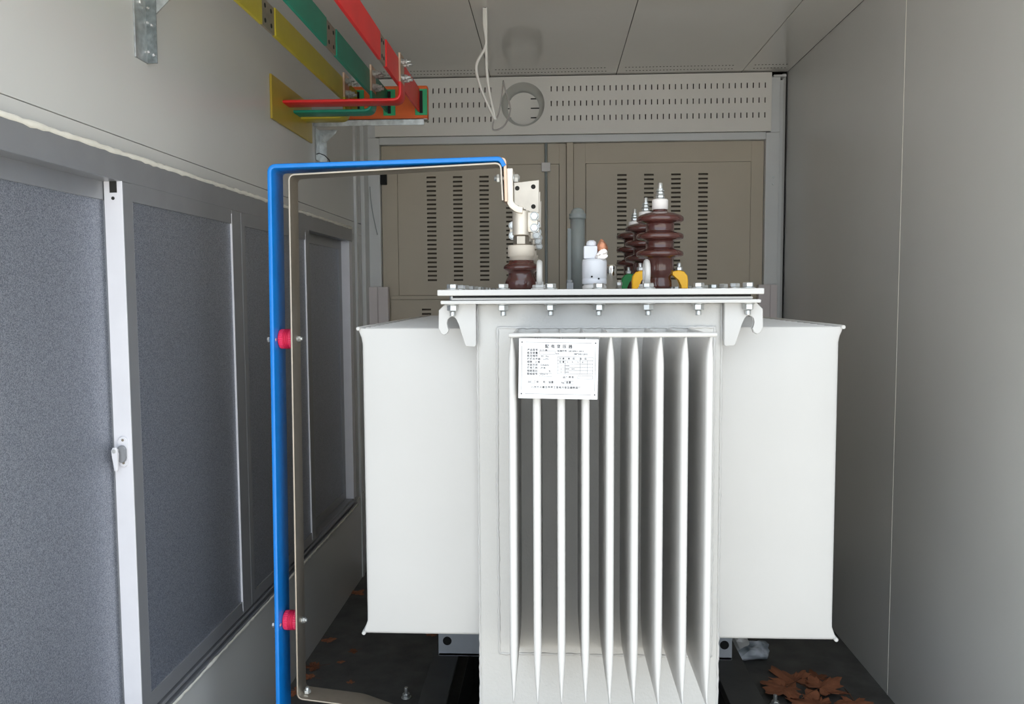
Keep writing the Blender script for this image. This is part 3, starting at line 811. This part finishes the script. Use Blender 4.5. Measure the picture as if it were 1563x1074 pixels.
# ------------------------------------------------------------------ neutral busbar with blue sleeve
BY0, BY1 = 1.610, 1.683
nb = tag(empty('neutral_busbar', (-0.568, 1.6465, 0.02)), 'blue insulated flat busbar rising beside the tank and crossing to a bushing', 'busbar')
q = MB(); q.ribbon(fillet([(-0.5700, 0.0), (-0.5555, 1.4035), (-0.0990, 1.4125), (-0.0918, 1.398)], 0.013, 8), 0.0092, BY0, BY1, 0.003); q.build('blue_sleeve', 'blue_sleeve', nb, smooth_angle=40)
q = MB(); q.ribbon(fillet([(-0.107, 1.4122), (-0.0905, 1.4125), (-0.0885, 1.330)], 0.012, 8), 0.0058, BY0 + 0.003, BY1 - 0.003, 0.001); q.build('bare_end', 'copper_bar', nb, smooth_angle=40)
es = tag(empty('bare_strap', (-0.525, 1.64, 0.31)), 'thin bare metal strap running inside the blue busbar', 'strap')
q = MB(); q.ribbon(fillet([(-0.300, 0.270), (-0.40, 0.305), (-0.5255, 0.3195), (-0.5170, 1.3865), (-0.0985, 1.4040), (-0.0950, 1.332)], 0.012, 8), 0.0036, BY0 + 0.001, BY0 + 0.055, 0.0008); q.build('strap', 'tin_bar', es, smooth_angle=40)
q = MB(); q.ribbon([(-0.300, 0.270), (-0.200, 0.262), (-0.1405, 0.262)], 0.0036, BY0 + 0.001, BY0 + 0.055, 0.0008); q.build('strap_end', 'tin_bar', es)
q = MB(); q.hexa((-0.512, 1.635, 0.3205), 0.013, 0.007); q.cyl((-0.512, 1.635, 0.311), 0.004, 0.022, 'z', 10); q.build('bolt', 'zinc', es)
tb = tag(empty('terminal_bolt', (-0.09, 1.6465, 1.376)), 'hexagon bolt through the copper end at the bushing clamp', 'bolt')
q = MB(); q.cyl((-0.112, 1.624, 1.376), 0.005, 0.05, 'x', 12); q.build('shank', 'zinc', tb)
q = MB(); q.hexa((-0.1075, 1.624, 1.376), 0.0145, 0.007, 'x'); q.build('head', 'zinc', tb)
q = MB(); q.cyl((-0.0752, 1.624, 1.376), 0.009, 0.002, 'x', 18); q.hexa((-0.0732, 1.624, 1.376), 0.0145, 0.009, 'x'); q.build('nut', 'zinc', tb)

for zz, xb, xs, lab in ((1.061, -0.5545, -0.5198, 'upper pink ribbed standoff insulator between the blue busbar and the strap'), (0.472, -0.5603, -0.5245, 'lower pink ribbed standoff insulator between the blue busbar and the strap')):
    si = tag(empty('standoff_insulator', ((xb + xs) / 2, 1.6465, zz)), lab, 'insulator', 'pink standoff insulators')
    Lh = xs - 0.002 - xb
    prof = [(0.0165, 0), (0.0190, 0.0015)]
    prof += [(0.0198, 0.003), (0.0200, 0.0105), (0.0196, 0.011)]
    m = 5
    for k in range(m):
        a = 0.0112 + k * (Lh - 0.0224) / m; st = (Lh - 0.0224) / m
        prof += [(0.0182, a), (0.0203, a + st * 0.3), (0.0203, a + st * 0.7), (0.0182, a + st * 0.98)]
    prof += [(0.0196, Lh - 0.011), (0.0200, Lh - 0.0105), (0.0198, Lh - 0.003), (0.0190, Lh - 0.0015), (0.0165, Lh)]
    last = len(prof)
    def teeth(k, i): return (-0.045 if i % 4 == 0 else 0.0) if (2 <= k <= 3 or last - 4 <= k <= last - 3) else 0
    q = MB(); q.lathe(prof, (xb, 1.6465, zz), 'x', 96, False, teeth); q.build('resin_body', 'pink_resin', si)
    q = MB(); q.cyl((xs - 0.001, 1.6465, zz), 0.0035, 0.013, 'x', 10); q.cyl((xs + 0.0016, 1.6465, zz), 0.0068, 0.0015, 'x', 14); q.hexa((xs + 0.0028, 1.6465, zz), 0.010, 0.006, 'x'); q.build('strap_bolt', 'zinc', si)
    q = MB(); q.hexa((xb - 0.0165, 1.62, zz), 0.010, 0.0055, 'x'); q.cyl((xb - 0.011, 1.62, zz), 0.0035, 0.012, 'x', 10); q.build('busbar_bolt', 'zinc', si)

# ------------------------------------------------------------------ phase busbars near the ceiling
def phase(name, x, z0, z1, yj0, yj1, yend, hz, m, edge, label):
    t = tag(empty(name, (x, 2.0, z0)), label, 'busbar', 'phase busbars')
    q = MB(); q.box(x - 0.004, x + 0.004, YF, yj0, z0, z1, 0.001, 1); q.build('near_bar', m, t)
    q = MB(); q.box(x - 0.0035, x + 0.0025, yj0 - 0.01, yj1 + 0.01, z0 + 0.001, z1 - 0.001, 0.0006, 1); jp = q.build('bare_joint', 'joint_bare', t)
    q = MB()
    for yy in (yj0 + 0.022, yj1 - 0.022):
        for zz in (z0 + 0.016, z1 - 0.016): q.cyl((x + 0.0022, yy, zz), 0.0052, 0.0012, 'x', 14)
    q.build('bolt_hole', 'dark_inside', jp)
    q = MB(); q.box(x - 0.004, x + 0.006, yj1, yend + 0.05, z0, z1, 0.001, 1); q.build('far_bar', m, t)
    # bare front edge of the dropper, the sleeved elbow, and the run to the wall
    xd = x + 0.0095
    q = MB(); q.box(xd - 0.003, xd + 0.003, yend, yend + 0.06, z0 - 0.004, z1 + 0.014, 0.0006, 1); q.build('dropper_top', 'copper_bar', t)
    q = MB(); q.ribbon(fillet([(xd, z0 + 0.004), (xd, hz), (-0.7785, hz)], 0.024, 8), 0.0082, yend - 0.002, yend + 0.062, 0.003); q.build('dropper', m, t, smooth_angle=40)
    q = MB(); q.box(xd - 0.003, xd + 0.003, yend + 0.0625, 2.7085, z0 - 0.008, z1 - 0.004, 0.0008, 1); q.build('tail_bar', m, t)
    for zz in (z0 + 0.020, z1 - 0.008):
        for yy in (yend + 0.018, yend + 0.046):
            q = MB(); xa = xd + 0.0028
            q.cyl((xa, yy, zz), 0.0095, 0.002, 'x', 16); q.hexa((xa + 0.002, yy, zz), 0.0145, 0.008, 'x'); q.cyl((xa + 0.010, yy, zz), 0.0085, 0.0018, 'x', 16); q.hexa((xa + 0.0118, yy, zz), 0.0125, 0.006, 'x'); q.cyl((xa, yy, zz), 0.0042, 0.027, 'x', 10)
            q.build('joint_bolt', 'zinc', t)
    return t
phase('yellow_phase_busbar', -0.647, 1.753, 1.818, 1.846, 1.930, 2.543, 1.697, 'bar_yellow', 0, 'yellow flat busbar running under the ceiling along the left wall')
phase('green_phase_busbar', -0.547, 1.753, 1.820, 2.013, 2.099, 2.470, 1.700, 'bar_green', 0, 'green flat busbar between the yellow and the red one')
phase('red_phase_busbar', -0.442, 1.753, 1.825, 2.138, 2.205, 2.372, 1.707, 'bar_red', 0, 'red flat busbar with an elbow below the ceiling')

yb = tag(empty('wall_bushing_board', (-0.775, 2.47, 1.64)), 'yellow insulating board on the left wall where the busbars pass through', 'insulating board')
q = MB(); q.box(-0.7795, -0.773, 2.280, 2.662, 1.640, 1.762, 0.001, 1); q.build('board', 'board_yellow', yb)

bs = tag(empty('busbar_support', (-0.59, 2.72, 1.60)), 'orange insulating support board with green slots on a galvanised wall bracket', 'busbar support')
q = MB(); q.box(-0.684, -0.404, 2.712, 2.742, 1.722, 1.831, 0.006, 3); q.build('support_board', 'board_orange', bs)
for xx in (-0.633, -0.530, -0.425):
    q = MB(); q.box(xx - 0.020, xx + 0.020, 2.7095, 2.714, 1.735, 1.819, 0.0008, 1); ins = q.build('slot_insert', 'insert_green', bs)
    q = MB(); q.box(xx - 0.0055, xx + 0.0055, 2.709, 2.711, 1.741, 1.813); q.build('slot_opening', 'gasket', ins)
q = MB(); q.box(-0.779, -0.414, 2.698, 2.701, 1.701, 1.7215, 0.0006, 1); q.box(-0.779, -0.404, 2.698, 2.745, 1.7185, 1.7215, 0.0006, 1); q.build('angle_bracket', 'galvanised', bs)
q = MB(); q.box(-0.779, -0.776, 2.715, 2.760, 1.596, 1.70, 0.0006, 1); q.box(-0.779, -0.752, 2.757, 2.760, 1.596, 1.70, 0.0006, 1); q.build('wall_angle', 'galvanised', bs)
q = MB(); q.prism([(-0.777, 1.700), (-0.715, 1.700), (-0.720, 1.690), (-0.755, 1.658), (-0.777, 1.655)], 'y', 2.752, 2.755); q.cyl((-0.765, 2.746, 1.685), 0.005, 0.007, 'y', 10); q.cyl((-0.765, 2.746, 1.665), 0.005, 0.007, 'y', 10); q.cyl((-0.725, 2.746, 1.694), 0.005, 0.007, 'y', 10); q.build('gusset', 'galvanised', bs)
bw = MB(); bw.tube([(-0.772, 2.70, 1.612), (-0.760, 2.69, 1.613), (-0.742, 2.69, 1.606), (-0.728, 2.69, 1.592), (-0.722, 2.69, 1.575), (-0.724, 2.69, 1.556)], 0.0017, 6)
tag(bw.build('black_wire', 'cable_black'), 'short black wire sticking out below the galvanised wall bracket', 'wire')

# galvanised angle bracket on the left wall near the door
ab = tag(empty('wall_angle_bracket', (-0.775, 1.56, 1.60)), 'galvanised steel angle hanging on the left wall under the ceiling', 'bracket')
q = MB(); q.box(XL, XL + 0.003, 1.534, 1.581, 1.597, 1.93, 0.0006, 1); q.build('wall_leg', 'galvanised', ab)
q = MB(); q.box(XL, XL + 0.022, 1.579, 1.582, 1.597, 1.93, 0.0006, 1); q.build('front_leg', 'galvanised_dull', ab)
q = MB(); q.prism([(XL + 0.02, 1.690), (XL + 0.06, 1.728), (XL + 0.06, 1.7305), (XL + 0.02, 1.7305)], 'y', 1.5825, 1.585); q.build('gusset', 'galvanised', ab)
q = MB(); q.box(XL + 0.0225, XL + 0.37, 1.5825, 1.5855, 1.731, 1.7515, 0.0006, 1); q.box(XL + 0.0225, XL + 0.37, 1.5825, 1.622, 1.7485, 1.7515, 0.0006, 1); q.build('support_arm', 'galvanised', ab)
for zz, xx in ((1.701, -0.772), (1.673, -0.774), (1.668, -0.766), (1.618, -0.774), (1.612, -0.764)):
    q = MB(); q.cyl((xx, 1.5765, zz), 0.0024, 0.003, 'y', 10); q.build('rivet', 'foil', ab)
q = MB(); q.cyl((XL + 0.002, 1.556, 1.705), 0.006, 0.005, 'x', 12, 0.001); q.build('screw', 'zinc', ab)

# cables hanging out of the ceiling
q = MB(); q.cyl((-0.207, 2.617, ZC - 0.0006), 0.006, 0.001, 'z', 14); q.build('cable_hole', 'dark_inside', ceiling)
def smooth_path(pts, n=8):
    P = [Vector(p) for p in pts]; out = []
    for i in range(len(P) - 1):
        a = P[max(0, i - 1)]; b = P[i]; c_ = P[i + 1]; d_ = P[min(len(P) - 1, i + 2)]
        for k in range(n):
            t = k / n
            out.append(0.5 * ((2 * b) + (c_ - a) * t + (2 * a - 5 * b + 4 * c_ - d_) * t * t + (3 * b - a - 3 * c_ + d_) * t ** 3))
    out.append(P[-1]); return out
def cable(pts, r, m, label):
    q = MB(); q.tube(smooth_path(pts), r, 8)
    tag(q.build('hanging_cable', m), label, 'cable', 'cables hanging from the ceiling')
cable([(-0.209, 2.617, 2.042), (-0.209, 2.62, 1.99), (-0.205, 2.63, 1.93), (-0.236, 2.64, 1.87), (-0.222, 2.65, 1.80), (-0.185, 2.66, 1.715), (-0.182, 2.66, 1.705)], 0.0046, 'cable_white', 'white cable hanging from the ceiling hole, bulging to the left')
cable([(-0.203, 2.619, 2.042), (-0.203, 2.622, 1.99), (-0.204, 2.632, 1.93), (-0.203, 2.642, 1.85), (-0.196, 2.652, 1.79), (-0.180, 2.662, 1.715), (-0.178, 2.662, 1.705)], 0.0046, 'cable_white', 'white cable hanging almost straight from the ceiling hole')
cable([(-0.182, 2.664, 1.706), (-0.188, 2.667, 1.692), (-0.186, 2.67, 1.676), (-0.165, 2.675, 1.680), (-0.145, 2.68, 1.700), (-0.132, 2.69, 1.745), (-0.146, 2.70, 1.80), (-0.155, 2.71, 1.84)], 0.0026, 'cable_clear', 'thin translucent cable loop beside the round duct opening')
cable([(-0.178, 2.666, 1.706), (-0.168, 2.67, 1.730), (-0.158, 2.68, 1.79), (-0.155, 2.71, 1.84)], 0.0026, 'cable_clear', 'thin translucent cable rising from the ends of the white cables')

# window latch on the pale stile
la = tag(empty('window_latch', (-0.775, 1.436, 0.87)), 'small grey crescent window latch with a drooping lever on the pale stile', 'latch')
def stad(cx_, z0, z1, r):
    return [(cx_ + r * math.cos(a), z1 + r * math.sin(a)) for a in [math.pi * k / 10 for k in range(11)]] + [(cx_ - r * math.cos(a), z0 - r * math.sin(a)) for a in [math.pi * k / 10 for k in range(11)]]
q = MB(); q.prism(stad(-0.7795, 0.848, 0.887, 0.0085), 'y', 1.437, 1.4404, 0.0008); q.build('base_plate', 'aluminium_pale_lit', la)
q = MB(); q.prism(stad(-0.7800, 0.856, 0.872, 0.0078), 'y', 1.431, 1.437, 0.0012); q.build('cam_housing', 'aluminium', la)
q = MB(); q.prism([(-0.7935, 0.872), (-0.7905, 0.8775), (-0.7855, 0.878), (-0.7820, 0.874), (-0.7815, 0.866), (-0.7830, 0.836), (-0.7850, 0.8335), (-0.7885, 0.8355), (-0.7915, 0.862)], 'y', 1.421, 1.427, 0.0012); q.build('lever', 'aluminium_pale_lit', la)
q = MB(); q.cyl((-0.7872, 1.4195, 0.8715), 0.0036, 0.012, 'y', 16, 0.0006); q.build('pivot', 'zinc', la)
for zz in (0.889, 0.847):
    q = MB(); q.cyl((-0.7790, 1.4362, zz), 0.0024, 0.0012, 'y', 12); q.build('screw', 'joint_bare', la)

# ------------------------------------------------------------------ loose things on the floor
for (x, y, lab) in ((-0.418, 2.25, 'upright floor bolt and nut beside the left support beam'), (0.621, 2.245, 'upright floor bolt and nut beside the dry leaves')):
    t = tag(empty('floor_bolt', (x, y, 0)), lab, 'bolt', 'floor bolts')
    q = MB(); q.cyl((x, y, 0.0), 0.0145, 0.003, 'z', 20, 0.0006); q.build('washer', 'zinc', t)
    q = MB(); q.hexa((x, y, 0.003), 0.019, 0.010); q.build('nut', 'zinc', t)
    q = MB(); q.lathe([(0.0058, 0.013)] + [(0.0058 if k % 2 else 0.0052, 0.014 + k * 0.002) for k in range(9)], (x, y, 0), 'z', 12); q.build('threaded_end', 'zinc', t)

def leaf_mesh(seed, w):
    rnd = random.Random(seed)
    ctr = []
    lobes = [(-2.15, 0.55), (-1.25, 0.85), (0.0, 1.0), (1.25, 0.85), (2.15, 0.55)]
    pts = []
    for i, (a, L) in enumerate(lobes):
        tipa = a
        for da, rr in ((-0.46, 0.66), (-0.34, 0.84), (-0.25, 0.74), (-0.12, 0.90), (0, 1.0), (0.12, 0.89), (0.25, 0.74), (0.34, 0.83), (0.46, 0.66)):
            r_ = L * rr * rnd.uniform(0.9, 1.08)
            pts.append((math.sin(tipa + da) * r_, math.cos(tipa + da) * r_))
        if i < 4:
            am = (a + lobes[i + 1][0]) / 2; r_ = 0.47 * rnd.uniform(0.9, 1.1); pts.append((math.sin(am) * r_, math.cos(am) * r_))
    pts.append((0.03, -0.12)); pts.append((-0.03, -0.12))
    bm = bmesh.new()
    cur = rnd.uniform(0.25, 0.5); ph = rnd.uniform(0, 6)
    def Z(x, y): r2 = x * x + y * y; return 0.05 + cur * r2 * (0.35 + 0.4 * math.sin(3 * math.atan2(y, x) + ph)) + 0.06 * math.sin(9 * x + ph)
    def ring(s): return [bm.verts.new((x * s * w, y * s * w, max(0.02, Z(x * s, y * s)) * w * 0.5)) for x, y in pts]
    c0 = bm.verts.new((0, 0, 0.05 * w)); r1 = ring(0.5); r2 = ring(1.0); n = len(pts)
    for i in range(n):
        j = (i + 1) % n
        bm.faces.new((c0, r1[i], r1[j])); bm.faces.new((r1[i], r2[i], r2[j], r1[j]))
    bmesh.ops.recalc_face_normals(bm, faces=bm.faces)
    ext = bmesh.ops.solidify(bm, geom=bm.faces[:], thickness=0.0008)
    me = bpy.data.meshes.new('leaf_blade'); bm.to_mesh(me); bm.free()
    st = MB()
    return me
LM = [leaf_mesh(s, 0.085) for s in (1, 2, 3, 4)]
def leaf(x, y, rz, sc, k, label, m='leaf_brown', z=0.001, tilt=0.0):
    t = tag(empty('dry_leaf', (x, y, z)), label, 'leaf', 'dry leaves on the floor')
    me = LM[k % 4]
    if not me.materials: me.materials.append(MATS[m])
    o = bpy.data.objects.new('blade', me); link(o, t, (x, y, z))
    L = 0.085
    q = MB(); q.tube([(x, y - 0.0, z + 0.004), (x + 0.004, y - 0.05, z + 0.004), (x + 0.012, y - 0.095, z + 0.002)], 0.0012, 5); q.build('stalk', 'leaf_dark', t)
    t.rotation_euler = (tilt, 0, rz); t.scale = (sc, sc, sc)
LM[1].materials.append(MATS['leaf_dark'])
big = 'large brown dry leaf '
leaf(0.712, 2.385, 0.5, 1.12, 0, big + 'lying flat, the highest of the pile by the right wall')
leaf(0.665, 2.318, 2.2, 1.0, 2, big + 'in the pile, just behind the right floor bolt', z=0.012)
leaf(0.770, 2.315, -1.0, 1.0, 3, big + 'in the middle of the pile by the right wall', z=0.016)
leaf(0.742, 2.240, 1.4, 1.15, 0, big + 'at the bottom edge of the photo below the pile', z=0.004)
leaf(0.845, 2.262, 3.0, 0.85, 2, big + 'nearest to the right wall', z=0.002)
leaf(0.790, 2.41, 0.2, 0.55, 1, 'small dark dry leaf behind the pile by the right wall')
for (x, y, s_, lab) in ((-0.748, 2.63, 0.42, 'small dry leaf against the left wall behind the strap'), (-0.640, 2.545, 0.30, 'small dry leaf on open floor left of the tank'), (-0.735, 2.43, 0.50, 'dry leaf beside the left wall, lying to the right of the strap'),
                        (-0.664, 2.468, 0.22, 'tiny dry leaf fragment on open floor near the strap'), (-0.728, 2.36, 0.34, 'small dark dry leaf by the foot of the strap'), (-0.745, 2.275, 0.5, 'dry leaf between the blue busbar and the strap at the bottom'),
                        (-0.405, 2.69, 0.36, 'small dry leaf under the lower edge of the left fins'), (-0.755, 3.05, 0.5, 'dry leaf far back at the foot of the left wall'), (-0.60, 2.33, 0.2, 'tiny dry leaf fragment in the middle of the left floor')):
    leaf(x, y, random.uniform(0, 6), s_, random.randint(0, 3), lab)

bag = tag(empty('crumpled_bag', (0.60, 2.57, 0)), 'crumpled white and dark teal plastic bag on the floor behind the right support beam', 'plastic bag')
crumple('bag_body', 'bag_white', bag, (0.580, 2.555, 0.052), 0.050, 0.35, 11, (0.95, 0.8, 0.95))
crumple('bag_print', 'bag_print', bag, (0.626, 2.535, 0.028), 0.042, 0.45, 12, (1.1, 0.85, 0.66))
